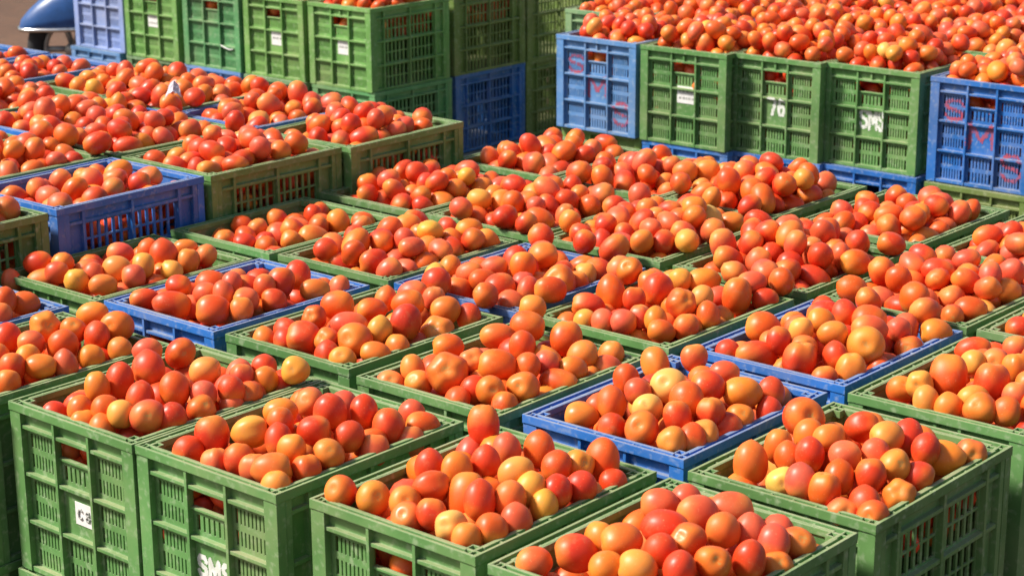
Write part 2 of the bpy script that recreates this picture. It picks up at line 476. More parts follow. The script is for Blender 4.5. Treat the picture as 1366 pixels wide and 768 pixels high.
def unit_tomato(seg, rings, seed, dimple=True):
    """plum tomato of unit radius, long axis z, stem end at +z; returns verts, tris, along"""
    r_ = random.Random(seed)
    lob = r_.choice((0, 2, 2, 3, 4, 5)); la = r_.uniform(0.03, 0.085) if lob else 0; ph = r_.uniform(0, 6.28)
    ax, ay, az = (r_.uniform(-0.10, 0.10) for _ in range(3)); bl = r_.uniform(-0.10, 0.10); tip = r_.uniform(0, 0.08); box = r_.uniform(0.0, 0.09)
    dp = r_.uniform(0.07, 0.17) if dimple else 0.04
    V = []; A = []
    def pt(th, f):
        st, ct = math.sin(th), math.cos(th)
        R = 1 + la * math.cos(lob * f + ph) * st * st * (0.6 + 0.6 * ct) + bl * ct * st + ax * st * math.cos(f) * ct + ay * st * math.sin(2 * f) + box * 0.5 * (math.sin(2 * th) ** 2 - 0.5)
        z = R * ct * (1 + az)
        if ct > 0: z -= dp * math.exp(-((th / 0.30) ** 2))
        if ct < 0: z -= tip * math.exp(-(((math.pi - th) / 0.3) ** 2))
        return (R * st * math.cos(f), R * st * math.sin(f), z)
    V.append(pt(0, 0)); A.append(1.0)
    for i in range(1, rings):
        th = math.pi * (i / rings) ** (1.12 if dimple else 1.0)
        for k in range(seg):
            V.append(pt(th, 2 * math.pi * k / seg)); A.append(math.cos(th))
    V.append(pt(math.pi, 0)); A.append(-1.0)
    F = []
    for k in range(seg): F.append((0, 1 + k, 1 + (k + 1) % seg))
    for i in range(rings - 2):
        a, b = 1 + i * seg, 1 + (i + 1) * seg
        for k in range(seg):
            k2 = (k + 1) % seg
            F.append((a + k, b + k, b + k2)); F.append((a + k, b + k2, a + k2))
    e = len(V) - 1; a = 1 + (rings - 2) * seg
    for k in range(seg): F.append((e, a + (k + 1) % seg, a + k))
    return np.array(V, np.float32), np.array(F, np.int32), np.array(A, np.float32)

SHAPES = []
for sd_ in range(16):
    V, F, A = unit_tomato(28, 20, 100 + sd_)
    me = bpy.data.meshes.new('tomato_shape')
    me.from_pydata(V.tolist(), [], F.tolist()); me.materials.append(M_TOM)
    at = me.attributes.new('along', 'FLOAT', 'POINT'); at.data.foreach_set('value', A)
    me.polygons.foreach_set('use_smooth', [True] * len(me.polygons)); me.update()
    SHAPES.append(me)
FINE = [unit_tomato(12, 9, 300 + k, False) for k in range(10)]
COARSE = [unit_tomato(10, 7, 400 + k, False) for k in range(10)]

class Heap:                      # every tomato that is not one of the nearest few hundred
    def __init__(s): s.V = []; s.F = []; s.A = []; s.C = []; s.n = 0
    def add(s, shape, M3, loc, c):
        V, F, A = shape
        s.V.append(V @ M3.T + loc); s.F.append(F + s.n); s.A.append(A); s.C.append(np.tile(np.array(c, np.float32), (len(V), 1))); s.n += len(V)
    def build(s, name):
        V = np.concatenate(s.V).astype(np.float32); F = np.concatenate(s.F).astype(np.int32); A = np.concatenate(s.A); C = np.concatenate(s.C)
        me = bpy.data.meshes.new(name)
        me.vertices.add(len(V)); me.vertices.foreach_set('co', V.ravel())
        me.loops.add(F.size); me.loops.foreach_set('vertex_index', F.ravel())
        me.polygons.add(len(F)); me.polygons.foreach_set('loop_start', np.arange(0, F.size, 3, dtype=np.int32))
        me.polygons.foreach_set('use_smooth', np.ones(len(F), bool))
        me.update(calc_edges=True)
        a = me.attributes.new('along', 'FLOAT', 'POINT'); a.data.foreach_set('value', A)
        c = me.attributes.new('tint', 'FLOAT_COLOR', 'POINT'); c.data.foreach_set('color', C.ravel())
        me.materials.append(M_HEAP)
        return link(bpy.data.objects.new(name, me))

heap = Heap()

def rand_rot():
    q = nrg.normal(size=4); q /= np.linalg.norm(q); w, x, y, z = q
    return np.array([[1 - 2 * (y * y + z * z), 2 * (x * y - z * w), 2 * (x * z + y * w)], [2 * (x * y + z * w), 1 - 2 * (x * x + z * z), 2 * (y * z - x * w)], [2 * (x * z - y * w), 2 * (y * z + x * w), 1 - 2 * (x * x + y * y)]])

def dome(u, v, A, z0):
    a = np.clip(1 - ((u - .5) / .5) ** 2, 0, 1); b = np.clip(1 - ((v / L - .5) / .5) ** 2, 0, 1)
    return z0 + A * (a * b) ** 0.42

CODES = np.array(list('rpdoyg'))

GP = []                          # everything dropped or placed so far: x, y, z, radius

def spill(x0, y0, z0, n, sides='frb'):
    """a few tomatoes that rolled onto the rims and lie bridging to the next crate"""
    for _ in range(n):
        r = float(np.clip(nrg.normal(0.085, 0.006), 0.074, 0.1)); K = 60
        s = nrg.choice(list(sides), K); a = nrg.uniform(0.08, 0.92, K); o = nrg.uniform(-0.05, 0.07, K)
        u = np.where(s == 'r', W - o, np.where(s == 'l', o, a * W)); v = np.where(s == 'f', o, np.where(s == 'b', L - o, a * L))
        G = np.array(GP); G = G[(np.abs(G[:, 0] - x0 - W / 2) < 1) & (np.abs(G[:, 1] - y0 - L / 2) < 1.2) & (np.abs(G[:, 2] - z0) < 0.5)]
        d2 = (u[:, None] + x0 - G[None, :, 0]) ** 2 + (v[:, None] + y0 - G[None, :, 1]) ** 2
        q = (G[None, :, 3] + r) * 0.95
        z = np.maximum(z0 + r * 0.92, np.where(d2 < q * q, G[None, :, 2] + np.sqrt(np.maximum(0, q * q - d2)), -9).max(1))
        k = int(np.argmin(z))
        if z[k] > z0 + 0.24: continue
        x, y, zz = x0 + u[k], y0 + v[k], z[k]
        GP.append((x, y, zz, r))
        M3 = rand_rot() @ np.diag([r, r * .97, r * nrg.uniform(1.06, 1.2)]) * S
        heap.add(FINE[int(nrg.integers(10))], M3, np.array(P(x, y, zz)), tint(str(nrg.choice(CODES, p=[.34, .2, .26, .14, .05, .01]))))

def fill(x0, y0, z0, A=0.24, top=-0.08, bottom=-0.40, fine=True, placed=(), skip_above=None, warm=0.0):
    """drops tomatoes one by one into the crate, each to the lowest place it can rest"""
    pos = np.zeros((900, 3)); rad = np.zeros(900); n = 0
    obs = np.array([p[:3] for p in placed]) if len(placed) else None
    obr = np.array([p[3] for p in placed]) if len(placed) else None
    lump = nrg.uniform(-1, 1, 4)
    fails = 0
    while n < 880:
        r = float(np.clip(nrg.normal(0.0805, 0.006), 0.068, 0.098))
        m = 0.060 + r * 0.90
        K = 170
        u = nrg.uniform(m, W - m, K); v = nrg.uniform(m, L - m, K)
        z = np.full(K, bottom + r)
        if n:
            d2 = (u[:, None] - pos[None, :n, 0]) ** 2 + (v[:, None] - pos[None, :n, 1]) ** 2
            s = (rad[:n] + r) * 0.955
            h = np.where(d2 < s * s, pos[None, :n, 2] + np.sqrt(np.maximum(0, s * s - d2)), -9)
            z = np.maximum(z, h.max(1))
        sc = z - dome(u, v, A, top) - 0.035 * (lump[0] * np.sin(5 * u + 6 * lump[1]) + lump[2] * np.sin(5 * v + 6 * lump[3]))
        if obs is not None:
            dd = np.sqrt((u[:, None] - obs[None, :, 0]) ** 2 + (v[:, None] - obs[None, :, 1]) ** 2 + (z[:, None] - obs[None, :, 2]) ** 2)
            sc = np.where((dd < (obr[None] + r) * 0.87).any(1), 9, sc)
        k = int(np.argmin(sc + nrg.uniform(0, 0.015, K)))
        if sc[k] > 0:
            fails += 1
            if fails > 6: break
            continue
        pos[n] = (u[k], v[k], z[k]); rad[n] = r; n += 1
    pr = np.array([.37, .27, .22, .11, .02, .01]); pr = pr / pr.sum()
    for i in range(n):
        sh = (FINE if fine else COARSE)[int(nrg.integers(10))]
        c = tint(str(nrg.choice(CODES, p=pr)))
        el = nrg.uniform(1.06, 1.28)
        M3 = rand_rot() @ np.diag([rad[i] * nrg.uniform(.95, 1.02), rad[i] * .97, rad[i] * el]) * S
        p = P(x0 + pos[i, 0], y0 + pos[i, 1], z0 + pos[i, 2]); GP.append((x0 + pos[i, 0], y0 + pos[i, 1], z0 + pos[i, 2], rad[i]))
        heap.add(sh, M3, np.array(p), c)
    return n

# tomatoes on top of the near crates, one by one: u, v, height in the crate, half width, half height, colour, stem end towards us
NEAR = {
    'A': [(0.363, 0.615, 0.092, 0.091, 0.095, 'r', 0), (0.184, 0.977, 0.046, 0.081, 0.088, 'r', 1), (0.165, 0.77, 0.101, 0.083, 0.075, 'p', 0), (0.346, 0.437, 0.068, 0.077, 0.1, 'r', 0), (0.361, 0.288, 0.075, 0.075, 0.076, 'o', 0), (0.627, 0.348, 0.069, 0.075, 0.075, 'r', 0), (0.709, 0.5, 0.082, 0.082, 0.089, 'd', 0), (0.62, 0.778, 0.092, 0.091, 0.077, 'y', 0), (0.241, 0.109, -0.051, 0.075, 0.075, 'r', 0), (0.41, 0.139, 0.003, 0.075, 0.075, 'o', 0), (0.554, 0.188, 0.03, 0.075, 0.075, 'd', 0), (0.679, 0.181, 0.03, 0.075, 0.075, 'y', 0), (0.796, 0.254, 0.03, 0.083, 0.093, 'p', 1), (0.875, 0.344, 0.017, 0.075, 0.075, 'r', 0), (0.81, 0.6, 0.049, 0.075, 0.075, 'p', 0), (0.781, 0.781, 0.023, 0.075, 0.077, 'p', 0), (0.645, 0.985, 0.022, 0.075, 0.075, 'p', 0), (0.883, 0.834, 0.003, 0.075, 0.075, 'r', 0), (0.881, 0.523, 0.01, 0.075, 0.075, 'r', 0), (0.885, 0.716, -0.023, 0.075, 0.075, 'p', 0), (0.622, 0.105, -0.038, 0.075, 0.075, 'o', 0), (0.479, 0.106, -0.045, 0.075, 0.075, 'o', 0), (0.929, 1.12, 0.073, 0.076, 0.075, 'y', 0), (0.837, 1.117, -0.042, 0.089, 0.096, 'r', 0), (0.753, 0.907, 0.054, 0.075, 0.075, 'p', 0), (0.837, 0.908, -0.03, 0.075, 0.075, 'p', 0), (0.827, 1.001, 0.029, 0.075, 0.075, 'o', 0), (0.685, 1.122, 0.035, 0.075, 0.075, 'r', 0), (0.87, 0.733, 0.055, 0.075, 0.075, 'r', 0)],
    'B': [(0.281, 0.244, 0.038, 0.087, 0.093, 'r', 0), (0.249, 0.12, -0.004, 0.075, 0.075, 'r', 0), (0.445, 0.119, -0.025, 0.075, 0.075, 'p', 0), (0.44, 0.34, 0.073, 0.092, 0.077, 'y', 0), (0.564, 0.16, 0.018, 0.075, 0.076, 'r', 0), (0.395, 0.58, 0.098, 0.076, 0.075, 'o', 0), (0.52, 0.462, 0.093, 0.075, 0.075, 'd', 0), (0.618, 0.359, 0.067, 0.075, 0.075, 'r', 0), (0.692, 0.52, 0.087, 0.086, 0.081, 'r', 0), (0.585, 0.727, 0.098, 0.088, 0.095, 'r', 0), (0.391, 0.778, 0.09, 0.075, 0.075, 'p', 0), (0.657, 0.886, 0.071, 0.075, 0.083, 'r', 0), (0.746, 0.325, 0.06, 0.075, 0.075, 'o', 0), (0.787, 0.157, 0.026, 0.089, 0.075, 'o', 0), (0.676, 0.15, 0.004, 0.075, 0.075, 'p', 0), (0.871, 0.3, 0.004, 0.075, 0.075, 'd', 0), (0.863, 0.445, 0.032, 0.078, 0.075, 'o', 1), (0.812, 0.63, 0.052, 0.075, 0.075, 'r', 0), (0.814, 0.76, -0.018, 0.08, 0.075, 'd', 0), (0.895, 0.71, -0.018, 0.075, 0.075, 'p', 0), (0.808, 0.9, 0.024, 0.09, 0.096, 'r', 0), (0.863, 1.082, -0.003, 0.078, 0.075, 'd', 0), (0.739, 1.135, 0.003, 0.075, 0.075, 'p', 0), (0.866, 0.109, -0.026, 0.075, 0.075, 'o', 0), (0.902, 0.95, -0.046, 0.075, 0.075, 'p', 0)],
    'C': [(0.078, 0.122, 0.011, 0.075, 0.075, 'r', 1), (0.237, 0.163, 0.011, 0.085, 0.075, 'o', 1), (0.44, 0.32, 0.071, 0.082, 0.078, 'd', 0), (0.277, 0.486, 0.076, 0.075, 0.075, 'r', 0), (0.425, 0.506, 0.091, 0.075, 0.075, 'o', 0), (0.407, 0.19, 0.027, 0.075, 0.075, 'o', 0), (0.478, 0.123, -0.004, 0.075, 0.075, 'p', 0), (0.594, 0.157, 0.035, 0.075, 0.075, 'r', 0), (0.575, 0.398, 0.027, 0.087, 0.112, 'd', 0), (0.712, 0.154, 0.004, 0.075, 0.075, 'g', 0), (0.823, 0.127, -0.02, 0.075, 0.075, 'd', 0), (0.161, 0.983, 0.1, 0.08, 0.106, 'r', 0), (0.469, 0.648, 0.098, 0.075, 0.077, 'r', 0), (0.436, 0.835, 0.089, 0.075, 0.075, 'p', 0), (0.508, 0.977, 0.068, 0.081, 0.081, 'd', 0), (0.66, 0.639, 0.092, 0.087, 0.075, 'y', 0), (0.72, 0.845, 0.077, 0.076, 0.078, 'd', 0), (0.751, 0.965, 0.055, 0.075, 0.075, 'o', 0), (0.783, 1.097, 0.04, 0.084, 0.111, 'd', 0), (0.781, 0.454, 0.057, 0.078, 0.085, 'o', 0), (0.781, 0.594, 0.056, 0.075, 0.075, 'y', 0), (0.871, 0.577, 0.012, 0.075, 0.075, 'y', 0), (0.858, 0.683, 0.041, 0.075, 0.075, 'r', 0), (0.885, 0.818, 0.026, 0.075, 0.075, 'r', 0), (0.879, 0.871, -0.026, 0.075, 0.075, 'y', 0), (0.881, 0.381, 0.004, 0.075, 0.075, 'p', 0), (0.869, 0.235, 0.012, 0.075, 0.075, 'd', 0), (0.706, 0.342, 0.072, 0.075, 0.085, 'r', 0), (0.892, 1.036, -0.026, 0.075, 0.075, 'r', 0)],
    'F': [(0.26, 0.148, 0.01, 0.09, 0.075, 'o', 0), (0.342, 0.271, 0.057, 0.085, 0.085, 'd', 0), (0.383, 0.44, 0.082, 0.075, 0.075, 'p', 0), (0.473, 0.575, 0.101, 0.092, 0.095, 'g', 0), (0.544, 0.303, 0.071, 0.075, 0.075, 'g', 0), (0.626, 0.152, 0.024, 0.089, 0.088, 'r', 1), (0.465, 0.125, 0.003, 0.075, 0.075, 'r', 0), (0.643, 0.49, 0.083, 0.089, 0.1, 'd', 0), (0.714, 0.32, 0.058, 0.075, 0.075, 'r', 0), (0.815, 0.144, 0.011, 0.075, 0.075, 'o', 0), (0.864, 0.235, 0.011, 0.075, 0.075, 'd', 0), (0.869, 0.319, 0.01, 0.075, 0.075, 'y', 0), (0.81, 0.46, 0.064, 0.075, 0.075, 'r', 0), (0.627, 0.701, 0.095, 0.09, 0.088, 'r', 0), (0.872, 0.513, -0.01, 0.083, 0.075, 'r', 0), (0.151, 0.893, 0.066, 0.079, 0.083, 'o', 0), (0.267, 1.081, 0.072, 0.075, 0.075, 'p', 0), (0.148, 0.651, 0.042, 0.075, 0.075, 'd', 0), (0.759, 0.81, 0.063, 0.092, 0.088, 'o', 0), (0.813, 0.987, 0.03, 0.075, 0.075, 'r', 0), (0.879, 0.873, -0.03, 0.075, 0.075, 'r', 0), (0.864, 0.631, 0.003, 0.075, 0.075, 'd', 0), (0.515, 1.004, 0.061, 0.082, 0.077, 'p', 0)],
    'E': [(0.156, 0.718, 0.092, 0.097, 0.105, 'r', 0), (0.433, 0.794, 0.093, 0.081, 0.078, 'r', 0), (0.274, 0.58, 0.074, 0.075, 0.075, 'o', 0), (0.396, 0.561, 0.095, 0.08, 0.075, 'o', 0), (0.615, 0.709, 0.109, 0.082, 0.08, 'y', 0), (0.632, 0.868, 0.06, 0.078, 0.105, 'r', 0), (0.213, 0.418, 0.053, 0.075, 0.075, 'o', 0), (0.317, 0.342, 0.047, 0.075, 0.075, 'd', 0), (0.43, 0.345, 0.083, 0.075, 0.077, 'r', 0), (0.568, 0.422, 0.09, 0.084, 0.075, 'p', 0), (0.661, 0.535, 0.09, 0.075, 0.075, 'p', 0), (0.774, 0.507, 0.069, 0.075, 0.075, 'o', 0), (0.824, 0.875, 0.011, 0.091, 0.088, 'o', 0), (0.878, 1.036, -0.004, 0.075, 0.075, 'p', 0), (0.863, 0.574, 0.019, 0.078, 0.075, 'r', 0), (0.746, 0.35, 0.056, 0.076, 0.082, 'r', 0), (0.626, 0.282, 0.041, 0.075, 0.075, 'd', 0), (0.636, 0.142, 0.026, 0.081, 0.088, 'd', 0), (0.517, 0.136, 0.041, 0.075, 0.075, 'p', 0), (0.418, 0.147, 0.004, 0.078, 0.076, 'g', 0), (0.824, 0.174, 0.004, 0.075, 0.075, 'r', 0), (0.878, 0.378, -0.011, 0.075, 0.075, 'd', 0), (0.898, 0.117, -0.019, 0.075, 0.075, 'r', 0), (0.762, 0.098, -0.035, 0.075, 0.075, 'p', 0), (0.781, 0.776, 0.068, 0.075, 0.075, 'r', 0), (0.184, 0.236, 0.018, 0.087, 0.096, 'o', 0)],
    'D': [(0.133, 0.132, -0.004, 0.08, 0.075, 'p', 0), (0.259, 0.247, 0.037, 0.093, 0.088, 'r', 0), (0.272, 0.397, 0.052, 0.075, 0.075, 'o', 0), (0.407, 0.363, 0.092, 0.086, 0.079, 'o', 0), (0.449, 0.215, 0.037, 0.076, 0.075, 'o', 0), (0.574, 0.248, 0.062, 0.089, 0.075, 'y', 0), (0.252, 0.832, 0.065, 0.083, 0.075, 'p', 0), (0.465, 0.586, 0.091, 0.097, 0.087, 'r', 0), (0.474, 0.799, 0.089, 0.094, 0.084, 'p', 0), (0.521, 0.981, 0.066, 0.089, 0.081, 'p', 0), (0.655, 0.723, 0.091, 0.08, 0.08, 'o', 0), (0.58, 0.398, 0.085, 0.075, 0.075, 'r', 0), (0.713, 0.339, 0.062, 0.075, 0.075, 'r', 0), (0.606, 0.545, 0.092, 0.075, 0.075, 'r', 0), (0.777, 0.48, 0.062, 0.075, 0.075, 'd', 0), (0.852, 0.632, 0.045, 0.075, 0.079, 'r', 0), (0.714, 0.84, 0.067, 0.075, 0.075, 'p', 0), (0.862, 0.962, 0.004, 0.084, 0.075, 'r', 1), (0.822, 0.85, 0.044, 0.075, 0.075, 'p', 0), (0.887, 0.776, -0.029, 0.075, 0.075, 'r', 0), (0.304, 0.953, 0.057, 0.075, 0.075, 'p', 0)],
    'G': [(0.188, 0.208, 0.003, 0.075, 0.075, 'd', 0), (0.285, 0.218, 0.049, 0.075, 0.075, 'y', 0), (0.366, 0.372, 0.074, 0.101, 0.121, 'd', 0), (0.384, 0.112, 0.01, 0.075, 0.075, 'y', 0), (0.502, 0.123, 0.003, 0.075, 0.075, 'o', 0), (0.567, 0.251, 0.023, 0.086, 0.077, 'y', 0), (0.581, 0.414, 0.075, 0.087, 0.102, 'r', 0), (0.389, 0.582, 0.092, 0.075, 0.075, 'y', 0), (0.216, 0.917, 0.046, 0.098, 0.077, 'r', 0), (0.666, 0.145, 0.024, 0.087, 0.084, 'd', 0), (0.604, 0.636, 0.092, 0.077, 0.082, 'o', 0), (0.744, 0.358, 0.056, 0.075, 0.075, 'p', 0), (0.373, 1.083, 0.046, 0.075, 0.075, 'p', 0), (0.469, 0.669, 0.098, 0.075, 0.075, 'p', 0), (0.777, 0.203, 0.024, 0.075, 0.075, 'd', 0), (0.746, 0.484, 0.081, 0.075, 0.075, 'o', 0), (0.598, 0.838, 0.085, 0.075, 0.075, 'r', 0), (0.866, 0.337, 0.024, 0.075, 0.075, 'd', 0), (0.776, 0.603, 0.043, 0.075, 0.075, 'r', 0)],
    'H': [(0.21, 1.024, 0.032, 0.075, 0.075, 'r', 0), (0.44, 0.875, 0.084, 0.078, 0.081, 'r', 0), (0.442, 0.631, 0.091, 0.083, 0.075, 'o', 0), (0.452, 0.408, 0.099, 0.075, 0.075, 'y', 0), (0.605, 0.483, 0.087, 0.085, 0.082, 'o', 0), (0.795, 0.517, 0.058, 0.103, 0.108, 'o', 0), (0.711, 0.697, 0.081, 0.099, 0.085, 'p', 0), (0.774, 0.899, 0.045, 0.075, 0.075, 'p', 0), (0.872, 0.85, -0.034, 0.079, 0.083, 'r', 0), (0.895, 1.11, 0.003, 0.096, 0.082, 'o', 0), (0.603, 0.166, 0.022, 0.101, 0.106, 'r', 0), (0.731, 0.31, 0.034, 0.075, 0.075, 'r', 0), (0.856, 0.267, -0.016, 0.083, 0.101, 'o', 0), (0.889, 0.51, -0.067, 0.075, 0.075, 'd', 0), (0.793, 0.112, -0.036, 0.075, 0.075, 'r', 0), (0.535, 0.303, 0.04, 0.075, 0.075, 'p', 0), (0.42, 0.241, 0.076, 0.075, 0.075, 'r', 0), (0.165, 0.467, 0.045, 0.101, 0.091, 'd', 0), (0.342, 0.326, 0.027, 0.08, 0.076, 'r', 0), (0.363, 0.518, 0.068, 0.075, 0.075, 'p', 0), (0.33, 0.153, -0.009, 0.116, 0.086, 'r', 0), (0.161, 0.134, -0.022, 0.075, 0.075, 'r', 0)],
    'I': [(0.247, 1.137, 0.158, 0.084, 0.076, 'o', 0), (0.334, 1.001, 0.098, 0.102, 0.095, 'd', 0), (0.248, 0.843, 0.063, 0.089, 0.082, 'o', 0), (0.531, 0.725, 0.095, 0.08, 0.082, 'd', 0), (0.626, 0.41, 0.085, 0.094, 0.092, 'd', 0), (0.528, 1.093, 0.051, 0.087, 0.099, 'd', 0), (0.777, 0.929, 0.047, 0.082, 0.08, 'o', 0), (0.811, 1.131, 0.003, 0.075, 0.075, 'o', 0), (0.749, 0.663, 0.06, 0.075, 0.075, 'p', 0), (0.842, 0.763, 0.022, 0.079, 0.075, 'o', 0), (0.863, 0.625, -0.01, 0.099, 0.075, 'd', 0), (0.844, 0.364, 0.029, 0.086, 0.084, 'd', 0), (0.765, 0.198, 0.036, 0.075, 0.082, 'd', 0), (0.735, 0.521, 0.073, 0.075, 0.075, 'd', 0), (0.877, 0.176, -0.017, 0.075, 0.075, 'd', 0), (0.875, 1.017, -0.028, 0.08, 0.075, 'p', 0), (0.196, 0.224, 0.022, 0.075, 0.08, 'o', 0), (0.317, 0.143, -0.01, 0.076, 0.075, 'o', 0), (0.452, 0.218, 0.054, 0.116, 0.106, 'r', 0), (0.145, 0.553, 0.052, 0.085, 0.075, 'd', 0), (0.471, 0.392, 0.078, 0.075, 0.077, 'p', 0), (0.635, 0.212, 0.003, 0.075, 0.075, 'r', 0), (0.62, 0.109, -0.023, 0.075, 0.075, 'd', 0), (0.138, 0.111, -0.042, 0.075, 0.075, 'p', 0)],
    'J': [(0.272, 0.616, 0.077, 0.089, 0.087, 'd', 0), (0.343, 0.365, 0.073, 0.075, 0.075, 'r', 0), (0.481, 0.148, 0.039, 0.102, 0.098, 'r', 0), (0.346, 0.135, -0.003, 0.075, 0.075, 'r', 0), (0.589, 0.397, 0.074, 0.1, 0.075, 'p', 0), (0.738, 0.287, 0.039, 0.113, 0.097, 'd', 1), (0.756, 0.468, 0.062, 0.075, 0.078, 'y', 0), (0.781, 0.647, 0.068, 0.087, 0.117, 'r', 0), (0.551, 0.616, 0.101, 0.083, 0.075, 'd', 0), (0.405, 0.877, 0.082, 0.075, 0.075, 'o', 0), (0.406, 1.097, 0.064, 0.094, 0.077, 'p', 0), (0.57, 0.886, 0.083, 0.089, 0.083, 'd', 0), (0.813, 0.125, -0.016, 0.075, 0.075, 'o', 0), (0.884, 0.301, -0.009, 0.08, 0.075, 'o', 0), (0.886, 0.473, -0.015, 0.075, 0.075, 'o', 0), (0.625, 0.193, 0.039, 0.075, 0.075, 'r', 0), (0.697, 0.121, -0.003, 0.075, 0.075, 'r', 0), (0.741, 1.015, 0.043, 0.096, 0.092, 'o', 0), (0.846, 0.844, -0.033, 0.101, 0.098, 'o', 0), (0.559, 1.118, 0.059, 0.075, 0.075, 'p', 0), (0.196, 0.115, -0.021, 0.075, 0.075, 'o', 0), (0.832, 1.12, -0.003, 0.075, 0.075, 'r', 0)],
    'K': [(0.184, 0.163, 0.003, 0.082, 0.075, 'r', 0), (0.439, 0.157, 0.02, 0.109, 0.081, 'r', 0), (0.275, 0.347, 0.058, 0.083, 0.077, 'r', 0), (0.527, 0.339, 0.064, 0.08, 0.075, 'p', 0), (0.744, 0.209, 0.032, 0.106, 0.095, 'd', 0), (0.864, 0.321, 0.032, 0.075, 0.075, 'o', 0), (0.786, 0.424, 0.054, 0.086, 0.075, 'p', 0), (0.595, 0.487, 0.102, 0.075, 0.075, 'p', 0), (0.6, 0.608, 0.058, 0.078, 0.075, 'r', 0), (0.654, 0.37, 0.081, 0.075, 0.075, 'p', 0), (0.722, 0.757, 0.069, 0.083, 0.092, 'r', 0), (0.652, 0.968, 0.062, 0.084, 0.088, 'r', 0), (0.854, 0.582, 0.025, 0.086, 0.075, 'r', 0), (0.853, 0.92, 0.014, 0.091, 0.075, 'o', 0), (0.872, 1.095, -0.008, 0.075, 0.075, 'p', 0), (0.727, 0.626, 0.085, 0.075, 0.075, 'p', 0)],
    'L': [(0.144, 0.202, 0.04, 0.084, 0.082, 'r', 0), (0.297, 0.279, 0.05, 0.079, 0.075, 'o', 0), (0.401, 0.16, 0.035, 0.077, 0.075, 'p', 0), (0.277, 0.138, -0.03, 0.099, 0.075, 'o', 0), (0.623, 0.136, 0.03, 0.08, 0.077, 'y', 1), (0.626, 0.267, 0.035, 0.075, 0.075, 'p', 0), (0.524, 0.556, 0.101, 0.08, 0.075, 'p', 0), (0.695, 0.397, 0.061, 0.095, 0.087, 'y', 0), (0.781, 0.531, 0.066, 0.075, 0.075, 'y', 0), (0.853, 0.392, 0.041, 0.083, 0.075, 'p', 0), (0.805, 0.2, 0.019, 0.086, 0.075, 'o', 0), (0.541, 0.762, 0.08, 0.075, 0.075, 'd', 0), (0.695, 0.763, 0.08, 0.096, 0.096, 'd', 0), (0.65, 0.978, 0.059, 0.082, 0.075, 'o', 0), (0.822, 0.851, 0.039, 0.075, 0.075, 'o', 0), (0.785, 1.028, 0.029, 0.075, 0.075, 'p', 0), (0.88, 0.668, 0.024, 0.075, 0.075, 'y', 0), (0.118, 0.018, -0.041, 0.075, 0.075, 'p', 0)],
    'M': [(0.444, 0.55, 0.099, 0.075, 0.088, 'r', 0), (0.773, 0.344, 0.047, 0.08, 0.081, 'r', 0), (0.406, 0.824, 0.086, 0.101, 0.078, 'o', 1), (0.626, 0.571, 0.094, 0.079, 0.075, 'p', 0), (0.731, 0.701, 0.076, 0.09, 0.093, 'd', 0), (0.563, 0.901, 0.08, 0.075, 0.075, 'd', 0), (0.452, 1.118, 0.095, 0.084, 0.077, 'o', 0), (0.679, 1.112, 0.074, 0.096, 0.09, 'd', 0), (0.711, 0.945, 0.063, 0.08, 0.082, 'r', 0), (0.731, 0.475, 0.059, 0.075, 0.075, 'o', 0), (0.845, 0.469, 0.041, 0.079, 0.075, 'o', 0), (0.885, 0.597, 0.028, 0.075, 0.075, 'p', 0), (0.87, 0.78, 0.016, 0.075, 0.075, 'o', 0), (0.867, 0.976, 0.009, 0.075, 0.075, 'o', 0), (0.875, 0.238, 0.003, 0.075, 0.075, 'd', 0)],
    'X': [(0.745, 0.97, 0.054, 0.075, 0.077, 'd', 0), (0.768, 1.095, 0.009, 0.079, 0.076, 'd', 0), (0.877, 0.84, 0.009, 0.075, 0.075, 'p', 0)],
    'S': [(0.172, 0.525, 0.048, 0.094, 0.119, 'd', 0), (0.195, 0.285, 0.031, 0.1, 0.075, 'r', 0), (0.448, 0.616, 0.098, 0.092, 0.112, 'r', 0), (0.434, 0.409, 0.088, 0.075, 0.075, 'r', 0), (0.147, 0.738, 0.132, 0.083, 0.077, 'd', 0), (0.693, 0.508, 0.083, 0.103, 0.079, 'd', 1), (0.449, 1.08, 0.047, 0.098, 0.088, 'o', 0), (0.36, 0.961, 0.063, 0.075, 0.075, 'y', 0), (0.708, 0.697, 0.082, 0.075, 0.075, 'y', 0), (0.858, 0.549, 0.038, 0.075, 0.075, 'd', 0), (0.861, 0.329, 0.021, 0.075, 0.075, 'd', 0), (0.793, 0.189, 0.015, 0.079, 0.075, 'd', 0), (0.696, 0.265, 0.05, 0.075, 0.075, 'o', 0), (0.556, 0.157, 0.032, 0.083, 0.075, 'p', 0), (0.428, 0.125, 0.015, 0.075, 0.075, 'p', 0), (0.302, 0.12, -0.009, 0.075, 0.075, 'y', 0), (0.574, 0.28, 0.038, 0.075, 0.075, 'p', 0), (0.767, 0.966, 0.042, 0.096, 0.109, 'd', 0), (0.87, 1.112, 0.003, 0.08, 0.075, 'r', 0), (0.761, 1.127, 0.085, 0.086, 0.075, 'p', 0), (0.189, 1.118, -0.003, 0.085, 0.075, 'y', 0)],
